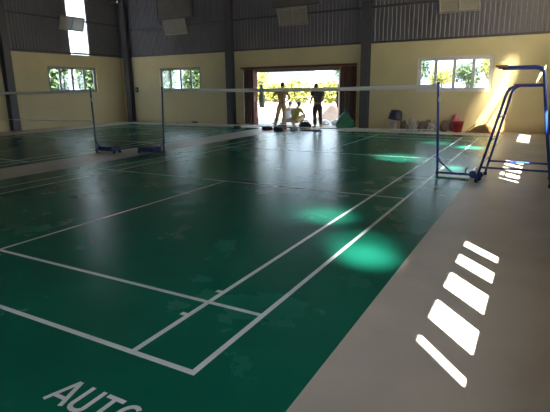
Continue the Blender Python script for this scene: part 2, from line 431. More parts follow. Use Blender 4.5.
# clothes hanging on the doors' edges
def hanging_cloth(x, y, z0, z1, w, mt, label):
    m = MB(); nx, nz = 8, 10; vs = []; fs = []
    for off in (0.0, 0.012):
        for j in range(nz+1):
            t = j/nz; ww = w*(0.35+0.65*min(1, t*1.6)) * (1 - 0.2*max(0, t-0.8)*5*0.3)
            for i in range(nx+1):
                u = i/nx-0.5
                vs.append((x+u*ww, y+off+0.035*math.sin(u*14+t*2), z1-(z1-z0)*t - 0.05*abs(u)*math.sin(3+u*9)))
    L = (nx+1)*(nz+1)
    for o in (0, L):
        for j in range(nz):
            for i in range(nx):
                a = o+j*(nx+1)+i; f = (a, a+1, a+nx+2, a+nx+1); fs.append(f if o else f[::-1])
    for i in range(nx): a = nz*(nx+1)+i; fs.append((a, a+1, a+1+L, a+L)); fs.append((i, i+L, i+1+L, i+1))
    for j in range(nz): a = j*(nx+1); fs.append((a, a+nx+1, a+nx+1+L, a+L)); b = a+nx; fs.append((b, b+L, b+nx+1+L, b+nx+1))
    m.add(vs, fs, 0, True)
    return tag(m.build('hanging_cloth', mt, loc=(x, y, z1)), label, 'cloth')
hanging_cloth(-5.84, YB+0.165, 0.72, 1.66, 0.30, M['pale_grey_cloth'], 'grey cloth hanging on the edge of the left folding door')
hanging_cloth(-2.35, YB+0.165, 0.75, 1.62, 0.26, M['dark_shirt'], 'dark cloth hanging on the edge of the right folding door')

# ------------------------------------------------------------------ courts
def strip(mb, x0, y0, x1, y1, z, mi=1): mb.add([(x0,y0,z),(x1,y0,z),(x1,y1,z),(x0,y1,z)], [(0,1,2,3)], mi)
def court(name, cx, x0, x1, y0, y1, holes_text=False):
    m = MB(); m.box((x0, y0, 0.0005), (x1, y1, 0.003))
    z = 0.0042; lw = 0.04
    for sx in (-1, 1):
        for xe in (3.05, 2.59):
            a, b = sorted((cx+sx*xe, cx+sx*(xe-lw))); strip(m, a, -6.7, b, 6.7, z)
        for sy in (-1, 1):
            for dd in (0.53, 0.95):                                # racket test marks on the singles side line
                a, b = sorted((cx+sx*(2.55), cx+sx*(2.55-0.045))); c, d = sorted((sy*(6.7-dd), sy*(6.7-dd-lw))); strip(m, a, c, b, d, z+0.0002)
    for sy in (-1, 1):
        for yo in (6.7, 5.94, 1.98+lw):
            c, d = sorted((sy*yo, sy*(yo-lw))); strip(m, cx-3.05, c, cx+3.05, d, z+0.0004)
        c, d = sorted((sy*1.98, sy*6.7)); strip(m, cx-lw/2, c, cx+lw/2, d, z+0.0001)
    return struct(m.build(name, [M['court'], M['line']]))
near_court = court('floor_court_near', 0.0, -3.71, 3.63, -8.6, 7.5)
far_court = court('floor_court_far', -8.33, -11.95, -4.98, -8.6, 7.7)

# the painted letters behind the base line: A U T C
def stroke(mb, pts, w, z):
    pts = [Vector((p[0], p[1], 0)) for p in pts]; L = []; R = []
    for i, p in enumerate(pts):
        d = (pts[min(i+1, len(pts)-1)] - pts[max(i-1, 0)]).normalized(); n = Vector((-d.y, d.x, 0))*w/2
        L.append(p+n); R.append(p-n)
    n = len(pts); mb.add([(p.x, p.y, z) for p in L+R], [(i+n, i+1+n, i+1, i) for i in range(n-1)])
m = MB(); yb, yt, w = -7.215, -7.03, 0.027; H = yt-yb
lx = 2.495
stroke(m, [(lx, yb), (lx+0.062, yt)], w, 0.0044); stroke(m, [(lx+0.125, yb), (lx+0.063, yt)], w, 0.0046); stroke(m, [(lx+0.022, yb+0.05), (lx+0.103, yb+0.05)], w*0.9, 0.0048)
ux = 2.657
stroke(m, [(ux, yt), (ux, yb+0.045)] + [(ux+0.042-0.042*math.cos(t*PI/8), yb+0.045-0.034*math.sin(t*PI/8)) for t in range(1, 8)] + [(ux+0.084, yb+0.045), (ux+0.084, yt)], w, 0.0044)
tx = 2.772
stroke(m, [(tx, yt-w/2), (tx+0.118, yt-w/2)], w, 0.0044); stroke(m, [(tx+0.059, yt-w), (tx+0.059, yb)], w, 0.0046)
ox = 2.915; cxx, cyy = ox+0.055, (yb+yt)/2
stroke(m, [(cxx+0.052*math.cos(t), cyy+(H/2-w/2)*math.sin(t)) for t in [math.radians(a) for a in range(55, 310, 15)]], w, 0.0044)
m.build('lettering', M['line'], near_court)

# ------------------------------------------------------------------ net posts
def net_post(x, y, side, label, mt, wheels=True, lean=0.0):
    root = thing('net_post', (x, y, 0.004), label, 'net post', 'badminton net posts')
    s_ = side
    m = MB(); m.tube([(x, y, 0.03), (x-s_*lean, y, 1.55)], 0.021, 10); m.build('pole', mt, root)
    m = MB(); m.lathe([(0.0, 1.55), (0.024, 1.55), (0.024, 1.575), (0.012, 1.585), (0.0, 1.585)], (x-s_*lean, y, 0), 10); m.build('cap', M['black'], root)
    m = MB(); m.box((x-0.03 if s_ > 0 else x-0.66, y-0.025, 0.035), (x+0.66 if s_ > 0 else x+0.03, y+0.025, 0.075)); m.build('base_bar', mt, root, bevel=0.004)
    m = MB(); m.tube([(x, y, 0.27), (x+s_*0.24, y, 0.06)], 0.014, 8); m.build('brace', mt, root)
    for (dx, dy) in ((0.0, 0.0),):
        m = MB(); m.tube([(x, y-0.03, 0.024), (x, y+0.03, 0.024)], 0.02, 10); m.build('foot', M['black'], root)
    if wheels:
        m = MB(); m.tube([(x+s_*0.60, y-0.26, 0.10), (x+s_*0.60, y+0.16, 0.10)], 0.060, 14); m.build('counterweight', mt, root)
        for dy in (-0.22, 0.12):
            m = MB(); m.tube([(x+s_*0.70, y+dy-0.018, 0.035), (x+s_*0.70, y+dy+0.018, 0.035)], 0.035, 12)
            m.build('wheel', M['black'], root)
            m = MB(); m.box((min(x+s_*0.60, x+s_*0.72), y+dy-0.03, 0.035), (max(x+s_*0.60, x+s_*0.72), y+dy-0.022, 0.09)); m.build('wheel_fork', mt, root)
        m = MB(); m.tube(bent([(x+s_*0.46, y, 0.07), (x+s_*0.46, y, 0.14), (x+s_*0.50, y, 0.16)], 0.02), 0.01, 6); m.build('lever', M['black'], root)
    else:
        a, b = sorted((x+s_*0.20, x+s_*0.72))
        m = MB(); m.box((a, y-0.15, 0.05), (b, y+0.15, 0.17)); m.build('counterweight', mt, root, bevel=0.03)
        for dy in (-0.09, 0.09):
            m = MB(); m.tube([(x+s_*0.72, y+dy-0.018, 0.035), (x+s_*0.72, y+dy+0.018, 0.035)], 0.035, 12); m.build('wheel', M['black'], root)
    xq = x; x = x - s_*lean*0.84
    m = MB(); m.box((x+s_*0.018-0.01, y-0.02, 1.26), (x+s_*0.018+0.022, y+0.02, 1.34)); m.tube([(x+s_*0.03, y-0.04, 1.3), (x+s_*0.03, y+0.04, 1.3)], 0.008, 6)
    m.build('cleat', M['chrome'], root); x = xq
    m = MB(); m.box((x-0.025, y-0.028, 0.28), (x+0.025, y+0.028, 0.31)); m.build('collar', mt, root)
    return root
net_post(3.08, 0.06, 1, 'blue net post with wheeled base, next to the blue umpire chair', M['blue'], lean=0.085)
net_post(-3.32, 0.2, -1, 'dark navy net post at the left end of the near court net', M['navy'], False, lean=0.08)
net_post(-5.28, -0.12, 1, 'dark navy net post on the far court, its base pointing to the near court', M['navy'], False)
net_post(-11.38, -0.12, -1, 'dark navy net post at the far left end of the far court net', M['navy'], False)

def net(x0, y0, x1, y1, label):
    root = thing('badminton_net', ((x0+x1)/2, (y0+y1)/2, 0.78), label, 'net', 'badminton nets')
    sag = lambda t: 1.548 - 0.035*4*t*(1-t)
    P = lambda t, dz: (x0+(x1-x0)*t, y0+(y1-y0)*t, sag(t)-dz)
    N = 40; m = MB(); vs = []; fs = []
    for off in (-0.004, 0.004):
        for i in range(N+1):
            for dz in (0, 0.07): p = P(i/N, dz); vs.append((p[0], p[1]+off, p[2]))
    L = 2*(N+1)
    for i in range(N):
        a = 2*i; fs += [(a, a+1, a+3, a+2), (a+L, a+2+L, a+3+L, a+1+L), (a, a+2, a+2+L, a+L), (a+1, a+1+L, a+3+L, a+3)]
    m.add(vs, fs, 0, True); m.build('top_tape', M['tape'], root)
    m = MB(); m.tube([P(i/20, 0.003) for i in range(21)], 0.005, 5); m.build('top_cord', M['tape'], root)
    m = MB(); r = 0.0005; L = math.hypot(x1-x0, y1-y0)
    nu = int(L/0.05); nz = 14
    for i in range(nu+1): m.tube([P(i/nu, 0.07), P(i/nu, 0.76)], r, 3, caps=False)
    for j in range(nz+1): m.tube([P(i/24, 0.07+0.69*j/nz) for i in range(25)], r, 3, caps=False)
    m.build('mesh', M['cord'], root)
    m = MB(); m.tube([P(i/20, 0.765) for i in range(21)], 0.013, 6); m.build('bottom_tape', M['tape'], root)
net(-3.22, 0.2, 2.975, 0.06, 'badminton net with white top tape stretched across the near court')
net(-11.33, -0.12, -5.33, -0.12, 'badminton net with white top tape across the far court on the left')

# ------------------------------------------------------------------ umpire chair
uc = thing('umpire_chair', (4.3, -0.07, 0), 'tall blue steel tube umpire chair beside the near court net', 'umpire chair')
for y, dx in ((-0.36, 0.0), (0.42, 0.06)):
    m = MB(); m.tube(bent([(3.76+dx, y, 0.05), (4.10+dx*0.4, y, 1.50), (4.58, y, 1.51)], 0.13, 6), 0.021, 10); m.build('front_rail', M['blue'], uc)
    m = MB(); m.tube(bent([(3.93, y, 1.775), (4.53, y, 1.775), (4.64, y, 1.0), (4.80, y, 0.05)], 0.12, 6), 0.023, 10); m.build('rear_leg', M['blue'], uc)
    m = MB(); m.tube([(3.815+dx, y, 0.25), (4.77, y, 0.25)], 0.017, 8); m.build('side_rail', M['blue'], uc)
    m = MB(); m.box((3.89, y-0.03, 1.775), (4.06, y+0.03, 1.812)); m.build('armrest', M['wood'], uc, bevel=0.008)
    for x in (3.76+dx, 4.80):
        m = MB(); m.lathe([(0, 0), (0.03, 0), (0.03, 0.05), (0.024, 0.06), (0, 0.06)], (x, y, 0), 12); m.build('foot', M['black'], uc)
for z, x in ((0.33, 3.828), (0.68, 3.91), (1.03, 3.992)):
    m = MB(); m.tube([(x, -0.36, z), (x+0.04, 0.42, z)], 0.014, 8); m.build('rung', M['blue'], uc)
for x, z in ((4.77, 0.25), (4.64, 1.0), (4.10, 1.47)):
    m = MB(); m.tube([(x, -0.36, z), (x, 0.42, z)], 0.015, 8); m.build('cross_bar', M['blue'], uc)
m = MB(); m.box((4.15, -0.34, 1.515), (4.55, 0.40, 1.535)); m.build('seat', M['wood'], uc, bevel=0.006)

# ------------------------------------------------------------------ louvre vents, boards, switch
def louvre(cu, z0, place, label, w=1.25, h=0.62, tilt=0.2):
    c = place(cu, -0.06, z0); root = thing('louvre_vent', c, label, 'vent', 'louvre vents on the cladding')
    def P(u, z, d): # tilted plane: leans into the hall towards its top
        return place(cu+u, -0.06 - tilt*(z/h) - d, z0+z)
    def bar(mb, u0, u1, a0, a1, d0, d1):
        vs = [P(u0,a0,d0), P(u1,a0,d0), P(u1,a1,d0), P(u0,a1,d0), P(u0,a0,d1), P(u1,a0,d1), P(u1,a1,d1), P(u0,a1,d1)]
        mb.add(vs, [(0,3,2,1),(4,5,6,7),(0,1,5,4),(1,2,6,5),(2,3,7,6),(3,0,4,7)])
    m = MB(); f = 0.045
    bar(m, -w/2, -w/2+f, 0, h, -0.02, 0.03); bar(m, w/2-f, w/2, 0, h, -0.02, 0.03); bar(m, -w/2+f, w/2-f, 0, f, -0.02, 0.03); bar(m, -w/2+f, w/2-f, h-f, h, -0.02, 0.03); bar(m, -0.02, 0.02, f, h-f, -0.02, 0.028)
    m.build('vent_frame', M['vent'], root)
    m = MB(); n = 9
    for i in range(n):
        z = f + (h-2*f)*(i+0.05)/n; dz = (h-2*f)/n
        vs = [P(-w/2+f, z, 0.02), P(w/2-f, z, 0.02), P(w/2-f, z+dz*0.95, -0.015), P(-w/2+f, z+dz*0.95, -0.015)]
        vs += [P(-w/2+f, z-0.006, 0.016), P(w/2-f, z-0.006, 0.016), P(w/2-f, z+dz*0.95-0.006, -0.019), P(-w/2+f, z+dz*0.95-0.006, -0.019)]
        m.add(vs, [(0,1,2,3),(7,6,5,4),(0,4,5,1),(2,6,7,3)])
    m.build('louvre_slats', M['vent'], root)
    for u in (-w/2+0.1, w/2-0.1):
        for q in (0.95, 0.06): MB().tube([P(u, h*q, -0.02), place(cu+u, 0.0, z0+h*q)], 0.012, 6).build('bracket', M['steel'], root)
louvre(-10.0, 3.88, pB, 'grey louvre vent on the back wall cladding, directly above the smaller left window')
louvre(-4.2, 3.87, pB, 'grey louvre vent on the back wall cladding, above the open doorway')
louvre(1.86, 3.85, pB, 'beige louvre vent on the back wall cladding, above the white framed window', h=0.72)
louvre(6.28, 4.05, pL, 'dark tilted louvre vent in front of the bright clear strip on the left wall', h=0.55)
louvre(0.7, 4.0, pR, 'louvre vent on the right wall cladding, above the umpire chair')
louvre(-6.4, 4.0, pR, 'louvre vent on the right wall cladding, beside the camera')
def board(x0, x1, z0, z1, label):
    root = thing('wall_board', ((x0+x1)/2, YB-0.06, z0), label, 'board', 'boards above the vents')
    m = MB(); m.box((x0, YB-0.16, z0), (x1, YB-0.055, z1)); m.build('panel', M['board'], root)
    m = MB(); e = 0.05
    m.box((x0-e, YB-0.19, z0-e), (x0, YB-0.05, z1+e)); m.box((x1, YB-0.19, z0-e), (x1+e, YB-0.05, z1+e)); m.box((x0, YB-0.19, z0-e), (x1, YB-0.05, z0)); m.box((x0, YB-0.19, z1), (x1, YB-0.05, z1+e))
    m.build('panel_frame', M['steel'], root)
board(-10.95, -9.05, 4.58, 5.75, 'dark board hung high on the back wall above the small left window')
board(-5.0, -3.1, 4.58, 5.75, 'dark board hung high on the back wall above the doorway')
board(0.8, 2.7, 4.66, 5.75, 'dark board hung high on the back wall above the white framed window')

sw = thing('switch_box', (-12.72, YB, 1.40), 'small dark switch box on the yellow wall by the corner column', 'switch')
m = MB(); m.box((-12.79, YB-0.07, 1.40), (-12.65, YB, 1.64)); m.build('case', M['dark_metal'], sw, bevel=0.01)
m = MB(); m.box((-12.74, YB-0.09, 1.50), (-12.70, YB-0.07, 1.55)); m.build('switch_lever', M['white_plastic'], sw)

# ------------------------------------------------------------------ people
def skin_mesh(nodes, edges, root=0, sub=2):
    """nodes: list of (xyz, radius); returns verts, faces of a skinned, smoothed body"""
    me = bpy.data.meshes.new('tmp'); me.from_pydata([n[0] for n in nodes], edges, [])
    o = bpy.data.objects.new('tmp', me); COL.objects.link(o)
    o.modifiers.new('skin', 'SKIN')
    if sub: s_ = o.modifiers.new('sub', 'SUBSURF'); s_.levels = sub; s_.render_levels = sub
    for i, n in enumerate(nodes):
        r = n[1]; r = r if isinstance(r, tuple) else (r, r)
        d = me.skin_vertices[0].data[i]; d.radius = r; d.use_root = (i == root)
    dg = bpy.context.evaluated_depsgraph_get(); ev = o.evaluated_get(dg); em = ev.to_mesh()
    V = [tuple(v.co) for v in em.vertices]; F = [tuple(p.vertices) for p in em.polygons]
    ev.to_mesh_clear(); bpy.data.objects.remove(o); bpy.data.meshes.remove(me)
    return V, F

def person(label, loc, J, face, shirt, trousers, shoes, sleeve=0.5, leg_cut=1.0, female=False, bulk=1.0):
    """J: joints in local metres; face: unit vector the head looks along"""
    root = thing('person', loc, label, 'person')
    V3 = lambda k: Vector(J[k])
    off = Vector(loc)
    nodes = []; idx = {}; edges = []
    def nd(k, p, r): idx[k] = len(nodes); nodes.append((tuple(p), r)); return k
    def ln(a, b): edges.append((idx[a], idx[b]))
    pel, wai, che, nek, hed = V3('pelvis'), V3('waist'), V3('chest'), V3('neck'), V3('head')
    nd('pelvis', pel, (0.13, 0.10)); nd('waist', wai, (0.115, 0.085)); nd('chest', che, (0.14, 0.095)); nd('neck0', nek, 0.06); nd('neck1', nek.lerp(hed, 0.55), 0.05)
    ln('pelvis', 'waist'); ln('waist', 'chest'); ln('chest', 'neck0'); ln('neck0', 'neck1')
    for s_ in 'LR':
        sh, el, wr, hip, kn, an, to = (V3(q+s_) for q in ('sh', 'el', 'wr', 'hip', 'kn', 'an', 'to'))
        nd('sh'+s_, sh, 0.055); nd('ua'+s_, sh.lerp(el, 0.5), 0.046); nd('el'+s_, el, 0.038); nd('fa'+s_, el.lerp(wr, 0.4), 0.036); nd('wr'+s_, wr, 0.025)
        hd = V3('ha'+s_); nd('pa'+s_, wr.lerp(hd, 0.7), (0.036, 0.02))
        ln('chest', 'sh'+s_); ln('sh'+s_, 'ua'+s_); ln('ua'+s_, 'el'+s_); ln('el'+s_, 'fa'+s_); ln('fa'+s_, 'wr'+s_); ln('wr'+s_, 'pa'+s_)
        nd('hip'+s_, hip, 0.085); nd('th'+s_, hip.lerp(kn, 0.45), 0.075); nd('kn'+s_, kn, 0.054); nd('ca'+s_, kn.lerp(an, 0.35), 0.055); nd('an'+s_, an, 0.036)
        nd('to'+s_, to, (0.042, 0.03))
        ln('pelvis', 'hip'+s_); ln('hip'+s_, 'th'+s_); ln('th'+s_, 'kn'+s_); ln('kn'+s_, 'ca'+s_); ln('ca'+s_, 'an'+s_); ln('an'+s_, 'to'+s_)
    Vb, Fb = skin_mesh(nodes, edges, 0)
    m = MB(); m.add([Vector(v)+off for v in Vb], Fb, 0, True)
    # fingers: four unequal bent ones and a thumb leaving the side of the palm
    for s_ in 'LR':
        wr, hd = V3('wr'+s_), V3('ha'+s_); d = (hd-wr).normalized()
        side = V3('hs'+s_) if 'hs'+s_ in J else d.cross(Vector((0, 0, 1)))
        side = (side - d*side.dot(d)).normalized(); nrm = d.cross(side).normalized()
        for q, (o_, L) in enumerate(((-0.030, 0.062), (-0.010, 0.072), (0.010, 0.068), (0.029, 0.052))):
            b = wr + d*0.065 + side*o_; c = b + d*(0.03+L*0.35) + nrm*0.008; e = c + d*L*0.32 + nrm*0.02; f_ = e + d*L*0.18 + nrm*0.022
            fv, ff = skin_mesh([(tuple(b), 0.0095), (tuple(c), 0.009), (tuple(e), 0.0085), (tuple(f_), 0.007)], [(0,1),(1,2),(2,3)], 0, 1)
            m.add([Vector(v)+off for v in fv], ff, 0, True)
        b = wr + d*0.03 - side*0.02; c = b + d*0.03 - side*0.032 + nrm*0.01; e = c + d*0.034 - side*0.006 + nrm*0.012
        fv, ff = skin_mesh([(tuple(b), 0.012), (tuple(c), 0.0105), (tuple(e), 0.0085)], [(0,1),(1,2)], 0, 1)
        m.add([Vector(v)+off for v in fv], ff, 0, True)
    # head
    f = Vector(face).normalized(); upv = (hed - nek).normalized(); upv = (upv*0.4 + Vector((0,0,1))*0.6); upv = (upv - f*upv.dot(f)).normalized(); r = f.cross(upv).normalized()
    Hm = lambda a, b, c: hed + off + r*a + f*b + upv*c            # right, forward, up
    hm = MB()
    def shape(v):
        k = 1.0
        w = 1.0 - 0.22*max(0, -v.z)                                # narrower jaw
        return Vector((v.x*w, v.y*(1.0 if v.y < 0 else 0.95), v.z))
    hm.ball((0, 0, 0), (0.076, 0.096, 0.118), 20, 14, 0, shape)
    hm.ball((0, 0.098, -0.02), (0.013, 0.018, 0.024), 10, 8, 0); hm.ball((0, 0.107, -0.032), (0.016, 0.013, 0.011), 10, 8, 0)
    for s_ in (-1, 1):
        hm.ball((s_*0.076, -0.005, -0.008), (0.010, 0.02, 0.032), 10, 8, 0)
        hm.ball((s_*0.031, 0.080, 0.008), (0.015, 0.012, 0.010), 10, 8, 1); hm.ball((s_*0.031, 0.091, 0.008), (0.006, 0.003, 0.006), 8, 6, 2)
        hm.ball((s_*0.031, 0.085, 0.030), (0.02, 0.007, 0.005), 8, 6, 2)
    hm.ball((0, 0.086, -0.062), (0.024, 0.010, 0.007), 10, 6, 3); hm.ball((0, 0.075, -0.095), (0.028, 0.018, 0.016), 10, 8, 0)
    base = len(m.v)
    m.v += [tuple(Hm(*v)) for v in hm.v]; m.f += [tuple(i+base for i in q) for q in hm.f]; m.m += hm.m; m.sm += hm.sm
    m.build('body', [M['skin'], M['eyewhite'], M['hair'], M['lip']], root)
    # hair
    hm = MB()
    def hs(v):
        if v.y > 0.25 and v.z < 0.42: v = Vector((v.x, 0.25 + (v.y-0.25)*0.2, v.z))
        if v.z < -0.35: v = Vector((v.x*0.9, v.y*0.85, -0.35 + (v.z+0.35)*0.35))
        n = noise.noise(Vector((v.x*4, v.y*4, v.z*4)))*0.06
        return v*(1+n)
    hm.ball((0, -0.012, 0.022), (0.086, 0.100, 0.112), 20, 14, 0, hs)
    h2 = MB(); h2.add([Hm(*v) for v in hm.v], hm.f, 0, True); h2.build('hair', M['hair'], root)
    # shirt
    n2 = []; e2 = []; ix = {}
    def a2(k, p, rr): ix[k] = len(n2); n2.append((tuple(p), rr))
    a2('p', pel.lerp(wai, 0.15), (0.148, 0.118)); a2('w', wai, (0.135, 0.105)); a2('c', che, (0.158, 0.113)); a2('n', nek.lerp(che, 0.25), 0.075)
    e2 += [(0, 1), (1, 2), (2, 3)]
    for s_ in 'LR':
        sh, el = V3('sh'+s_), V3('el'+s_)
        a2('s'+s_, sh, 0.070); a2('u'+s_, sh.lerp(el, sleeve*0.6), 0.062); a2('e'+s_, sh.lerp(el, sleeve), 0.058)
        e2 += [(ix['c'], ix['s'+s_]), (ix['s'+s_], ix['u'+s_]), (ix['u'+s_], ix['e'+s_])]
    n2 = [(p_, (rr[0]*bulk, rr[1]*bulk) if isinstance(rr, tuple) else rr*bulk) for p_, rr in n2]
    V, F = skin_mesh(n2, e2, 0); MB().add([Vector(v)+off for v in V], F, 0, True).build('shirt', shirt, root)
    # trousers
    n2 = []; e2 = []; ix = {}
    a2('w', pel.lerp(wai, 0.25), (0.140, 0.108)); a2('p', pel, (0.150, 0.116)); e2.append((0, 1))
    for s_ in 'LR':
        hip, kn, an = V3('hip'+s_), V3('kn'+s_), V3('an'+s_)
        a2('h'+s_, hip, 0.100); a2('t'+s_, hip.lerp(kn, 0.45), 0.090); a2('k'+s_, kn, 0.070)
        e2 += [(1, ix['h'+s_]), (ix['h'+s_], ix['t'+s_]), (ix['t'+s_], ix['k'+s_])]
        if leg_cut > 0.2:
            a2('c'+s_, kn.lerp(an, 0.4*leg_cut), 0.066); a2('a'+s_, kn.lerp(an, 0.93*leg_cut), 0.055)
            e2 += [(ix['k'+s_], ix['c'+s_]), (ix['c'+s_], ix['a'+s_])]
    n2 = [(p_, (rr[0]*bulk, rr[1]*bulk) if isinstance(rr, tuple) else rr*bulk) for p_, rr in n2]
    V, F = skin_mesh(n2, e2, 1); MB().add([Vector(v)+off for v in V], F, 0, True).build('trousers', trousers, root)
    for s_ in 'LR':
        an, to = V3('an'+s_), V3('to'+s_); d = (to-an); d.z = 0; d.normalize()
        z = to.z
        V, F = skin_mesh([(tuple(an - d*0.03 + Vector((0,0,z+0.008-an.z))), (0.040, 0.04)), (tuple(an + d*0.06 + Vector((0,0,z+0.008-an.z))), (0.046, 0.04)), (tuple(to + d*0.02 + Vector((0,0,0.003))), (0.044, 0.034)), (tuple(an - d*0.02 + Vector((0,0,0.0))), 0.044)], [(0,1),(1,2),(0,3)], 0, 1)
        MB().add([Vector(v)+off for v in V], F, 0, True).build('shoe', shoes, root)
    return root

# 1: hands on hips, legs apart, looking out of the door (back to the hall)
person('person in tan shirt and khaki trousers standing with hands on hips in the doorway', (-4.46, 8.42, 0.0), {
    'pelvis': (0, 0, 0.93), 'waist': (0, 0.0, 1.10), 'chest': (0, 0.02, 1.30), 'neck': (0, 0.01, 1.455), 'head': (0.03, 0.03, 1.60),
    'shL': (-0.185, 0, 1.385), 'elL': (-0.395, -0.06, 1.16), 'wrL': (-0.205, 0.0, 1.00), 'haL': (-0.135, 0.05, 0.97), 'hsL': (0, 0.4, -1),
    'shR': (0.185, 0, 1.385), 'elR': (0.395, -0.06, 1.16), 'wrR': (0.205, 0.0, 1.00), 'haR': (0.135, 0.05, 0.97), 'hsR': (0, 0.4, -1),
    'hipL': (-0.095, 0, 0.88), 'knL': (-0.21, 0.02, 0.48), 'anL': (-0.31, -0.02, 0.085), 'toL': (-0.33, 0.12, 0.035),
    'hipR': (0.095, 0, 0.88), 'knR': (0.085, 0.03, 0.48), 'anR': (0.04, 0.0, 0.085), 'toR': (0.08, 0.14, 0.035)},
    (0.25, 1, -0.1), M['tan_shirt'], M['khaki'], M['brown_shoe'], sleeve=0.45, bulk=1.22)
# 2: dark clothes, side on, facing the crouching pair, head bowed
def turned(J, a, k=1.0):
    c, s_ = math.cos(a), math.sin(a)
    return {q: ((c*v[0]-s_*v[1])*k, (s_*v[0]+c*v[1])*k, v[2]*k) for q, v in J.items()}
person('person in dark shirt and dark trousers standing with bowed head, right of the crouching pair', (-2.97, 8.5, 0.0), turned({
    'pelvis': (0.02, 0, 0.91), 'waist': (0.04, 0.0, 1.07), 'chest': (0.04, 0.0, 1.28), 'neck': (-0.03, 0.0, 1.43), 'head': (-0.13, 0.0, 1.55),
    'shL': (0.03, -0.19, 1.36), 'elL': (0.06, -0.27, 1.09), 'wrL': (-0.08, -0.26, 0.89), 'haL': (-0.14, -0.24, 0.82), 'hsL': (0.2, 0, 1),
    'shR': (0.03, 0.19, 1.36), 'elR': (-0.02, 0.25, 1.09), 'wrR': (-0.17, 0.20, 0.92), 'haR': (-0.25, 0.17, 0.88), 'hsR': (0.2, 0, 1),
    'hipL': (0.03, -0.10, 0.87), 'knL': (0.03, -0.12, 0.48), 'anL': (0.10, -0.13, 0.085), 'toL': (-0.03, -0.15, 0.035),
    'hipR': (0.03, 0.10, 0.87), 'knR': (-0.10, 0.16, 0.48), 'anR': (-0.08, 0.20, 0.085), 'toR': (-0.22, 0.22, 0.035)}, math.radians(-42), 1.0),
    (-0.75, 0.55, -0.5), M['dark_shirt'], M['dark_trousers'], M['yellow_shoe'], sleeve=0.6, bulk=1.2)
# 3, 4: crouching, backs to the hall
def crouch(label, loc, shirt, trs, shoes, tw, hx):
    c, s_ = math.cos(tw), math.sin(tw)
    R = lambda x, y, z: (c*x - s_*y, s_*x + c*y, z)
    person(label, loc, {k: Vector(R(*v))*1.1 for k, v in {
        'pelvis': (0, 0, 0.20), 'waist': (0, 0.02, 0.36), 'chest': (0, 0.12, 0.54), 'neck': (0.0, 0.20, 0.67), 'head': (hx, 0.27, 0.79),
        'shL': (-0.18, 0.15, 0.60), 'elL': (-0.24, 0.34, 0.44), 'wrL': (-0.12, 0.52, 0.36), 'haL': (-0.07, 0.60, 0.33), 'hsL': (0, 0, 1),
        'shR': (0.18, 0.15, 0.60), 'elR': (0.27, 0.28, 0.40), 'wrR': (0.16, 0.50, 0.33), 'haR': (0.10, 0.58, 0.30), 'hsR': (0, 0, 1),
        'hipL': (-0.09, 0.03, 0.20), 'knL': (-0.19, 0.40, 0.42), 'anL': (-0.15, 0.16, 0.085), 'toL': (-0.17, 0.30, 0.035),
        'hipR': (0.09, 0.03, 0.20), 'knR': (0.19, 0.40, 0.42), 'anR': (0.15, 0.16, 0.085), 'toR': (0.17, 0.30, 0.035)}.items()},
        Vector(R(0.1, 1, -0.35)), shirt, trs, shoes, sleeve=0.55, bulk=1.12)
crouch('person in pale blue shirt crouching just outside the doorway with back to the hall', (-4.80, 9.55, -0.03), M['pale_blue'], M['grey_cloth'], M['brown_shoe'], 0.15, 0.02)
crouch('person in yellow-green shirt crouching in the doorway beside the pale blue shirt', (-4.06, 8.72, 0.0), M['olive'], M['khaki'], M['brown_shoe'], -0.1, 0.03)

# ------------------------------------------------------------------ clutter by the door
def lump(name, c, rad, mt, label, cat, seed=0, amp=0.25, group=None, flat=True, fr=2.2, kids=None):
    def fn(v):
        n = noise.noise(Vector((v.x*fr+seed*7.1, v.y*fr+seed*3.3, v.z*fr+seed)))
        n += 0.5*noise.noise(Vector((v.x*fr*2.3+seed, v.y*fr*2.3, v.z*fr*2.3+seed*2)))
        q = v*(1+amp*n)
        if flat and q.z < -0.55: q.z = -0.55
        return q
    m = MB(); m.ball((c[0], c[1], c[2]+rad[2]*0.55), rad, 24, 16, 0, fn)
    o = m.build(name, mt, loc=c)
    if label: tag(o, label, cat, group)
    return o
o = lump('shoulder_bag', (-5.72, 7.05, 0.004), (0.17, 0.12, 0.09), M['black_bag'], 'small black bag alone on the concrete left of the doorway', 'bag', 1)
MB().tube(bent([(-5.84, 7.05, 0.10), (-5.80, 7.0, 0.22), (-5.64, 7.0, 0.20), (-5.60, 7.05, 0.09)], 0.06), 0.012, 6).build('strap', M['black'], o)
for i, (x, y, rx, ry, rz, mt, lb) in enumerate([
    (-4.34, 7.0, 0.22, 0.16, 0.09, 'maroon', 'crumpled maroon cloth on the floor in front of the hands-on-hips person'),
    (-3.77, 6.8, 0.19, 0.16, 0.10, 'black_bag', 'crumpled black cloth on the floor between the maroon cloth and white cloth'),
    (-3.30, 7.15, 0.14, 0.12, 0.10, 'pale_blue', 'small pale blue cloth heap on the floor before the crouching pair')]):
    lump('cloth_heap', (x, y, 0.004), (rx, ry, rz), M[mt], lb, 'cloth', 5+i, 0.45, 'cloth heaps by the doorway', fr=3.0)
def carton(x, y, w, d, h, rz, mt, label, z=0.004):
    root = thing('carton', (x, y, z), label, 'box')
    R = Matrix.Rotation(rz, 3, 'Z')
    def tb(mb, lo, hi):
        c = MB().box(lo, hi); mb.add([R @ Vector(v) + Vector((x, y, z)) for v in c.v], c.f)
    m = MB(); tb(m, (-w/2, -d/2, 0), (w/2, d/2, h)); m.build('box_body', mt, root, bevel=0.006)
    m = MB(); tb(m, (-w/2-0.004, -d/2-0.004, h*0.8), (w/2+0.004, d/2+0.004, h+0.008)); m.build('lid', mt, root, bevel=0.006)
carton(-3.98, 7.55, 0.30, 0.22, 0.15, 0.3, M['redbox'], 'small red carton among the cloths in front of the doorway')
carton(-2.66, 7.25, 0.62, 0.34, 0.03, 0.1, M['maroon'], 'flat dark red tray on the floor before the dark clothed person')
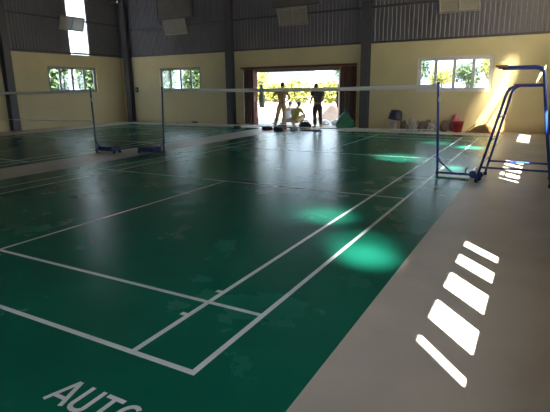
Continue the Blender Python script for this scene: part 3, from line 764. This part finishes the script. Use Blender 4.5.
o = lump('duffel_bag', (-3.30, 8.12, 0.0), (0.25, 0.16, 0.17), M['black_bag'], 'large black bag on the floor between the crouching person and the dark clothed person', 'bag', 9, 0.22)
MB().tube(bent([(-3.46, 8.12, 0.20), (-3.40, 8.08, 0.31), (-3.18, 8.08, 0.30), (-3.13, 8.12, 0.17)], 0.1), 0.014, 6).build('strap', M['black'], o)
for i, (x, y) in enumerate([(-5.42, 9.42), (-5.08, 9.45)]):
    sh = thing('shoe', (x, y, 0.0), ['left', 'right'][i] + ' one of the dark shoes outside the doorway by the left folding door', 'shoe', 'shoes outside the door')
    V, F = skin_mesh([((x, y, 0.035), (0.04, 0.03)), ((x+0.09, y, 0.034), (0.045, 0.03)), ((x+0.20, y, 0.026), (0.038, 0.022)), ((x-0.02, y, 0.075), 0.036)], [(0,1),(1,2),(0,3)], 0, 1)
    MB().add(V, F, 0, True).build('upper', M['black'], sh); MB().box((x-0.04, y-0.035, 0.0), (x+0.22, y+0.035, 0.012)).build('sole', M['brown_shoe'], sh, bevel=0.005)

# green net sack by the right folding door
def sackfn(v):
    n = noise.noise(Vector((v.x*2.5+3, v.y*2.5, v.z*2.5))); k = 1.0 - 0.45*max(0, v.z) + 0.14*n
    return Vector((v.x*k, v.y*k, max(v.z, -0.5)*(1+0.1*n)))
m = MB(); m.ball((-1.88, 8.62, 0.20), (0.36, 0.17, 0.40), 28, 18, 0, sackfn)
o = tag(m.build('net_sack', M['green_sack'], loc=(-1.88, 8.62, 0)), 'green net sack standing against the right folding door', 'sack')
m = MB(); m.lathe([(0.13, 0.55), (0.05, 0.62), (0.04, 0.64), (0.09, 0.72), (0.05, 0.73)], (-1.86, 8.62, 0), 12); m.build('tied_neck', M['green_sack'], o)

# white sacks and the sand heap outside
for i, (x, y, rx, ry, rz) in enumerate([(-3.22, 9.75, 0.22, 0.18, 0.15), (-2.72, 9.85, 0.20, 0.19, 0.17), (-2.28, 9.62, 0.18, 0.17, 0.16)]):
    lump('white_sack', (x, y, 0.0), (rx, ry, rz), M['white_sack'],
         ['white sack outside the doorway, closest to the dark clothed person', 'white sack outside the doorway, middle of three before the sand heap', 'white sack outside the doorway, closest to the right folding door'][i], 'sack', 20+i, 0.3, 'white sacks outside the doorway')
m = MB(); vs = []; fs = []; N = 36; K = 14
cx_, cy_, RX, HH = -4.15, 13.2, 1.1, 0.84
for k_ in range(K+1):
    r_ = k_/K
    for i in range(N):
        a = 2*PI*i/N; q = 1 + 0.12*noise.noise(Vector((math.cos(a)*1.5, math.sin(a)*1.5, 3)))
        h = HH*(1-r_)**1.15*(1 + 0.15*noise.noise(Vector((r_*3*math.cos(a), r_*3*math.sin(a), 9)))) - 0.04*r_
        vs.append((cx_+RX*r_*q*math.cos(a), cy_+1.0*r_*q*math.sin(a), h))
for k_ in range(K):
    for i in range(N): fs.append((k_*N+i, (k_+1)*N+i, (k_+1)*N+(i+1) % N, k_*N+(i+1) % N))
m.add(vs, fs, 0, True)
tag(m.build('sand_heap', M['sand'], loc=(cx_, cy_, 0)), 'pinkish heap of sand outside the doorway', 'sand heap')

# ------------------------------------------------------------------ clutter along the back wall, right
pl = thing('pail', (-0.02, 8.62, 0.0), 'white plastic pail under the navy basin by the back wall', 'pail')
m = MB(); m.lathe([(0, 0), (0.11, 0), (0.125, 0.30), (0.135, 0.30), (0.135, 0.33), (0.122, 0.33), (0.11, 0.02), (0, 0.02)], (-0.02, 8.62, 0), 24); m.build('pail_body', M['white_plastic'], pl)
m = MB(); m.tube([(-0.02+0.13*math.cos(t), 8.62-0.13*abs(math.sin(t))-0.01, 0.30-0.10*math.sin(t)) for t in [PI*i/12 for i in range(13)]], 0.005, 6); m.build('handle', M['chrome'], pl)
bs = thing('basin', (-0.02, 8.62, 0.334), 'navy plastic basin tipped upside down on the white pail', 'basin')
def dome(v):
    q = Vector((v.x*(1+0.12*max(0, v.x)), v.y, v.z))
    return q
m = MB(); Rm = Matrix.Rotation(0.14, 3, 'Y')
prof = [(0.30, 0.0), (0.315, 0.02), (0.31, 0.05), (0.295, 0.05), (0.275, 0.20), (0.235, 0.31), (0.16, 0.335), (0, 0.335)]
mm = MB().lathe(prof, (0, 0, 0), 28)
m.add([Rm @ Vector((v[0]*0.78*(1.1 if v[0] > 0 else 1), v[1]*0.7, v[2])) + Vector((0.0, 8.62, 0.372)) for v in mm.v], mm.f, 0, True); m.build('basin_shell', M['navy_plastic'], bs)
m = MB(); mm = MB().tube([(0.31*math.cos(t), 0.31*math.sin(t), 0.02) for t in [2*PI*i/32 for i in range(33)]], 0.014, 6, caps=False)
m.add([Rm @ Vector((v[0]*0.78*(1.1 if v[0] > 0 else 1), v[1]*0.7, v[2])) + Vector((0.0, 8.62, 0.372)) for v in mm.v], mm.f, 0, True); m.build('rim', M['navy_plastic'], bs)
# crumpled newspapers, each sheet its own thing
def sheet(name, c, w, d, h, mt, rz, seed, label, cat='newspaper', group='crumpled papers by the back wall'):
    nx, ny = 12, 10; m = MB(); vs = []; fs = []
    R = Matrix.Rotation(rz, 3, 'Z')
    for off in (0.0, 0.006):
        for j in range(ny+1):
            for i in range(nx+1):
                u, v = i/nx-0.5, j/ny-0.5
                n = noise.noise(Vector((u*4+seed, v*4, seed*1.7))) + 0.5*noise.noise(Vector((u*9, v*9+seed, seed)))
                z = h*(min(1.0, max(0, 2.3-8.0*(u*u+v*v)))*0.85 + 0.22*n)
                p = R @ Vector((u*w*(1+0.2*n), v*d, 0)); vs.append((c[0]+p.x, c[1]+p.y, max(c[2]+off, c[2]+z+off)))
    L = (nx+1)*(ny+1)
    for o in (0, L):
        for j in range(ny):
            for i in range(nx):
                a = o+j*(nx+1)+i; f = (a, a+1, a+nx+2, a+nx+1); fs.append(f if o else f[::-1])
    m.add(vs, fs, 0, False)
    return tag(m.build(name, mt, loc=c), label, cat, group)
papers = [(0.30, 8.70, 0.34, 'paper_dark', 'brown crumpled paper beside the white pail, first of the paper heap'),
          (0.58, 8.70, 0.46, 'paper', 'tallest crumpled newspaper in the heap, second from the white pail'),
          (0.86, 8.70, 0.40, 'paper', 'crumpled newspaper in the middle of the back row of the paper heap'),
          (1.14, 8.70, 0.40, 'paper_dark', 'brownish crumpled paper, second from the dark brown sack'),
          (1.42, 8.70, 0.36, 'paper', 'pale crumpled newspaper at the end of the back row, touching the dark brown sack'),
          (0.42, 8.44, 0.22, 'paper_dark', 'low brown paper in the front row, nearest the white pail'),
          (0.72, 8.44, 0.32, 'paper', 'pale newspaper in the front row, second from the pail'),
          (1.02, 8.44, 0.36, 'paper_dark', 'brownish newspaper in the front row, third from the pail'),
          (1.32, 8.44, 0.30, 'paper', 'pale crumpled newspaper in the front row, just left of the blue net post')]
for i, (x, y, h, mt, lb) in enumerate(papers): sheet('newspaper', (x, y, 0.002), 0.25, 0.225, h, M[mt], 0.06*(i % 3), 3.1*i, lb)

o = lump('dark_sack', (1.70, 8.62, 0.0), (0.12, 0.12, 0.23), M['paper_dark'], 'dark brown sack between the newspapers and red bucket', 'sack', 31, 0.3)
bk = thing('bucket', (2.17, 8.50, 0.0), 'red plastic bucket on the floor under the white framed window', 'bucket')
m = MB(); m.lathe([(0, 0), (0.13, 0), (0.18, 0.34), (0.195, 0.34), (0.195, 0.365), (0.175, 0.365), (0.125, 0.02), (0, 0.02)], (2.17, 8.50, 0), 28); m.build('bucket_body', M['red'], bk)
m = MB(); m.tube([(2.17+0.19*math.cos(t), 8.50-0.19*math.sin(t)*0.9, 0.35-0.05*math.sin(t)) for t in [PI*i/12 for i in range(13)]], 0.006, 6); m.build('handle', M['chrome'], bk)
lump('plastic_bag', (2.02, 8.84, 0.0), (0.17, 0.085, 0.37), M['pink'], 'pink plastic bag standing behind the red bucket', 'bag', 41, 0.3)
m = MB(); vs = []; fs = []; nx, ny = 22, 10
for j in range(ny+1):
    for i in range(nx+1):
        u, v = i/nx, j/ny-0.5
        h = 0.26*math.exp(-((u-0.45)/0.29)**2)*(1-3.0*v*v) + 0.06*noise.noise(Vector((u*7, v*5, 2)))*(1 if 0.08 < u < 0.92 else 0.2)
        vs.append((2.45+1.1*u, 8.62+0.5*v, max(0.004, h*(1 if abs(v) < 0.5 else 0))))
for j in range(ny):
    for i in range(nx): a = j*(nx+1)+i; fs.append((a, a+1, a+nx+2, a+nx+1))
m.add(vs, fs, 0, True)
tag(m.build('sacking', M['rug'], loc=(2.98, 8.62, 0)), 'brown heap of sacking on the floor right of the red bucket', 'sacking')
m = MB(); m.tube([(2.42, 8.32, 0.012), (2.75, 8.48, 0.30)], 0.014, 6); tag(m.build('stick', M['wood'], loc=(2.42, 8.32, 0.0)), 'thin wooden stick leaning on the brown sacking', 'stick')
m = MB(); m.box((-9.18, 8.62, 0), (-8.98, 8.78, 0.10)); tag(m.build('door_stop', M['dark_metal'], loc=(-9.08, 8.7, 0), bevel=0.01), 'small dark block on the floor below the smaller left window', 'block')

# ------------------------------------------------------------------ outside
m = MB(); m.box((-120, -60, -0.30), (90, 140, -0.03)); struct(m.build('ground', M['dirt']))
def blob_leaves(mb, c, rad, n, size, rnd):
    for i in range(n):
        v = Vector((rnd.gauss(0,1), rnd.gauss(0,1), rnd.gauss(0,1))).normalized()*(rnd.random()**0.4)
        k_ = 1 + 0.35*noise.noise(v*2.2 + Vector((c[0], c[1], 0)))
        p = Vector((c[0]+v.x*rad[0]*k_, c[1]+v.y*rad[1]*k_, c[2]+v.z*rad[2]*k_))
        if p.z < 0.0: p.z = rnd.random()*0.4
        R = Euler((rnd.uniform(-1.1, 1.1), rnd.uniform(-1.1, 1.1), rnd.uniform(0, 6.28))).to_matrix(); s_ = size*rnd.uniform(0.6, 1.3)
        q = [R @ Vector(a) * s_ + p for a in ((-0.3, -0.9, 0), (0.35, -0.3, 0.1), (0.0, 1.0, 0), (-0.4, 0.2, 0.1))]
        mb.add(q, [(0, 1, 2, 3)])
def tree(name, x, y, h, r, mt, label, seed, n=1600, size=0.16, trunk=True, lobes=5, group=None):
    rnd = random.Random(seed); root = thing(name, (x, y, -0.03), label, 'tree' if trunk else 'bush', group)
    m = MB()
    if trunk:
        for k_ in range(lobes):
            a = 2*PI*k_/lobes + rnd.random(); rr = r*rnd.uniform(0.25, 0.6)
            blob_leaves(m, (x+rr*math.cos(a), y+rr*math.sin(a), h*rnd.uniform(0.55, 0.82)), (r*0.55, r*0.55, h*0.2), n//lobes, size, rnd)
        t = MB(); t.tube([(x, y, -0.05), (x+0.05*r, y, h*0.35), (x, y+0.04*r, h*0.75)], [0.045*h**0.8, 0.03*h**0.8, 0.012*h**0.8], 8)
        for k_ in range(4):
            a = 2*PI*k_/4 + rnd.random(); t.tube([(x+0.04*r, y, h*0.4), (x+0.45*r*math.cos(a), y+0.45*r*math.sin(a), h*0.72)], [0.02*h**0.8, 0.008*h**0.8], 6)
        t.build('trunk', M['bark'], root)
    else:
        for k_ in range(lobes):
            a = rnd.uniform(0, 6.28); rr = r*rnd.uniform(0.1, 0.6)
            blob_leaves(m, (x+rr*math.cos(a), y+rr*math.sin(a), h*rnd.uniform(0.3, 0.6)), (r*0.6, r*0.6, h*0.42), n//lobes, size, rnd)
    m.build('crown' if trunk else 'foliage', mt, root)
# behind the left wall and the small back window: a dense green edge
place_ = ['near, behind the left half of', 'near, behind the right half of', 'farther back, behind the left half of', 'farther back, behind the right half of']
for i, (x, y, h) in enumerate([(-20.5, 10.1, 5.0), (-20.5, 13.3, 5.2), (-24.0, 12.6, 5.6), (-24.0, 15.8, 5.8)]):
    tree('bush', x, y, h, 1.08, M['leafA'], 'dense green bush ' + place_[i] + ' the left wall window', 50+i, 5200, 0.16, False, 12, 'bushes behind the left windows')
for i, (x, y, h) in enumerate([(-21.5, 20.6, 5.2), (-18.3, 20.6, 5.0), (-24.6, 24.4, 5.6), (-21.4, 24.4, 5.8)]):
    tree('bush', x, y, h, 1.08, M['leafA'], 'dense green bush ' + place_[i] + ' the small back wall window', 61+i, 5200, 0.16, False, 12, 'bushes behind the left windows')
# the sunny band of scrub far beyond the doorway
scrub = [(-24.6, 37, 2.5), (-24.3, 41.5, 2.3), (-21.0, 37, 2.1), (-20.6, 41.5, 2.6), (-17.4, 37, 2.5), (-17.0, 41.5, 2.5), (-13.9, 37, 2.4)]
names = ['first from the left', 'second from the left', 'third from the left', 'in the middle', 'third from the right', 'second from the right', 'first from the right']
for i, (x, y, h) in enumerate(scrub):
    tree('bush', x, y, h, 1.35, M['leafB'], 'sunny yellow-green bush in the row beyond the doorway, ' + names[i], 70+i, 2600, 0.19, False, 8, 'bushes beyond the doorway')
tree('tree', -18.6, 31, 3.6, 0.9, M['leafB'], 'slim light green tree beyond the doorway, beside the left folding door', 81, 700, 0.14)
tree('tree', -11.2, 33, 4.2, 1.1, M['leafA'], 'dark green tree beyond the doorway, near the right folding door', 82, 1100, 0.14)
for i, (x, y, h, r) in enumerate([(-3.0, 25, 3.5, 0.95), (-2.2, 29.5, 2.9, 1.2), (0.1, 25.5, 3.0, 1.1), (1.2, 29.5, 3.9, 1.0), (2.6, 25.5, 3.4, 0.9)]):
    tree('tree', x, y, h, r, M['leafA'] if i % 2 == 0 else M['leafB'], ['dark tree behind the leftmost pane of the white framed window', 'low yellow-green tree behind the second pane of the white framed window', 'low dark tree between the middle panes of the white framed window', 'yellow-green tree behind the third and fourth panes of the white framed window', 'dark tree at the right end of the white framed window'][i], 90+i, 1300, 0.13, group='trees behind the white framed window')
# teal roofed shed
sd = thing('shed', (-27.0, 52, -0.03), 'pale shed with a teal roof far beyond the doorway', 'shed')
m = MB(); m.box((-30.0, 50.5, -0.03), (-23.9, 55, 3.1)); m.build('shed_wall', M['house'], sd)
m = MB(); m.add([(-30.6, 49.8, 3.1), (-23.4, 49.8, 3.1), (-23.4, 55.6, 4.0), (-30.6, 55.6, 4.0), (-30.6, 49.8, 3.22), (-23.4, 49.8, 3.22), (-23.4, 55.6, 4.12), (-30.6, 55.6, 4.12)], [(0,3,2,1),(4,5,6,7),(0,1,5,4),(1,2,6,5),(2,3,7,6),(3,0,4,7)]); m.build('shed_roof', M['teal'], sd)

# ------------------------------------------------------------------ light
W = bpy.data.worlds.new('world'); S.world = W; W.use_nodes = True
bg = W.node_tree.nodes['Background']; bg.inputs[0].default_value = (0.66, 0.83, 1.0, 1); bg.inputs[1].default_value = 0.56
sun = bpy.data.lights.new('sun', 'SUN'); sun.energy = 8.0; sun.angle = math.radians(0.55); sun.color = (1.0, 0.95, 0.86)
so = bpy.data.objects.new('sun', sun); COL.objects.link(so); so.location = (20, -20, 30)
SUND = Vector((-1, 1.13, -1.93)).normalized()
so.rotation_euler = SUND.to_track_quat('-Z', 'Y').to_euler()
def portal(name, place, u0, u1, z0, z1, inward):
    L = bpy.data.lights.new(name, 'AREA'); L.shape = 'RECTANGLE'; L.size = u1-u0; L.size_y = z1-z0; L.cycles.is_portal = True
    o = bpy.data.objects.new(name, L); COL.objects.link(o); o.location = place((u0+u1)/2, 0.21, (z0+z1)/2)
    o.rotation_euler = Vector(inward).to_track_quat('-Z', 'Z').to_euler()
for w in WIN_B + [DOOR]: portal('portal', pB, *w, (0, -1, 0))
for w in WIN_L: portal('portal', pL, *w, (1, 0, 0))
for w in WIN_R + [ADDED_SIDE_OPENING]: portal('portal', pR, *w, (-1, 0, 0))
for w in FRONT_WIN: portal('portal', pF, *w, (0, 1, 0))
# added spot lamps imitating sun spread by the sheets, on court and wall
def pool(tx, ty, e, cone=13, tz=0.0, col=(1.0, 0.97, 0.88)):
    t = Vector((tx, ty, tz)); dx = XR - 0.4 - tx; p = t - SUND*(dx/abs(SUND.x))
    L = bpy.data.lights.new('added_sheet_spot', 'SPOT'); L.energy = e; L.spot_size = math.radians(cone); L.spot_blend = 1.0; L.shadow_soft_size = 0.12; L.color = col
    o = bpy.data.objects.new('added_sheet_spot', L); COL.objects.link(o); o.location = p; o.rotation_euler = (t-p).to_track_quat('-Z', 'Y').to_euler()
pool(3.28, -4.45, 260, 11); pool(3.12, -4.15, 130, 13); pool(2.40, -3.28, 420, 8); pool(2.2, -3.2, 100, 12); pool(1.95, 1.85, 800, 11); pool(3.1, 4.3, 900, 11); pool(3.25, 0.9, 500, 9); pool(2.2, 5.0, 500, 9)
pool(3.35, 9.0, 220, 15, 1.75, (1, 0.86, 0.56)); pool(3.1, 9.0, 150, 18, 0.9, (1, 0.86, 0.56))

# ------------------------------------------------------------------ camera
cam = bpy.data.cameras.new('camera'); co = bpy.data.objects.new('camera', cam); COL.objects.link(co); S.camera = co
r = Vector((0.8753548583, 0.4832959140, -0.0133765291)); u = Vector((-0.1058326819, 0.2185355990, 0.9700730052)); f = Vector((-0.4717556749, 0.8477424441, -0.2424447010))
mw = Matrix.Identity(4)
for i in range(3): mw[i][0] = r[i]; mw[i][1] = u[i]; mw[i][2] = -f[i]
mw.translation = Vector((4.5593, -8.4711, 1.5228)); co.matrix_world = mw
cam.sensor_fit = 'HORIZONTAL'; cam.sensor_width = 36.0; cam.lens = 472.517/550*36.0; cam.clip_start = 0.05; cam.clip_end = 500

vs_ = S.view_settings; S.display_settings.display_device = 'sRGB'
vs_.view_transform = 'Standard'; vs_.look = 'None'; vs_.exposure = 3.35; vs_.gamma = 1.0; vs_.use_curve_mapping = False
S.cycles.max_bounces = 10; S.cycles.diffuse_bounces = 6; S.cycles.transparent_max_bounces = 16; S.cycles.caustics_reflective = False; S.cycles.caustics_refractive = False
S.cycles.use_denoising = True; S.cycles.sample_clamp_indirect = 6.0
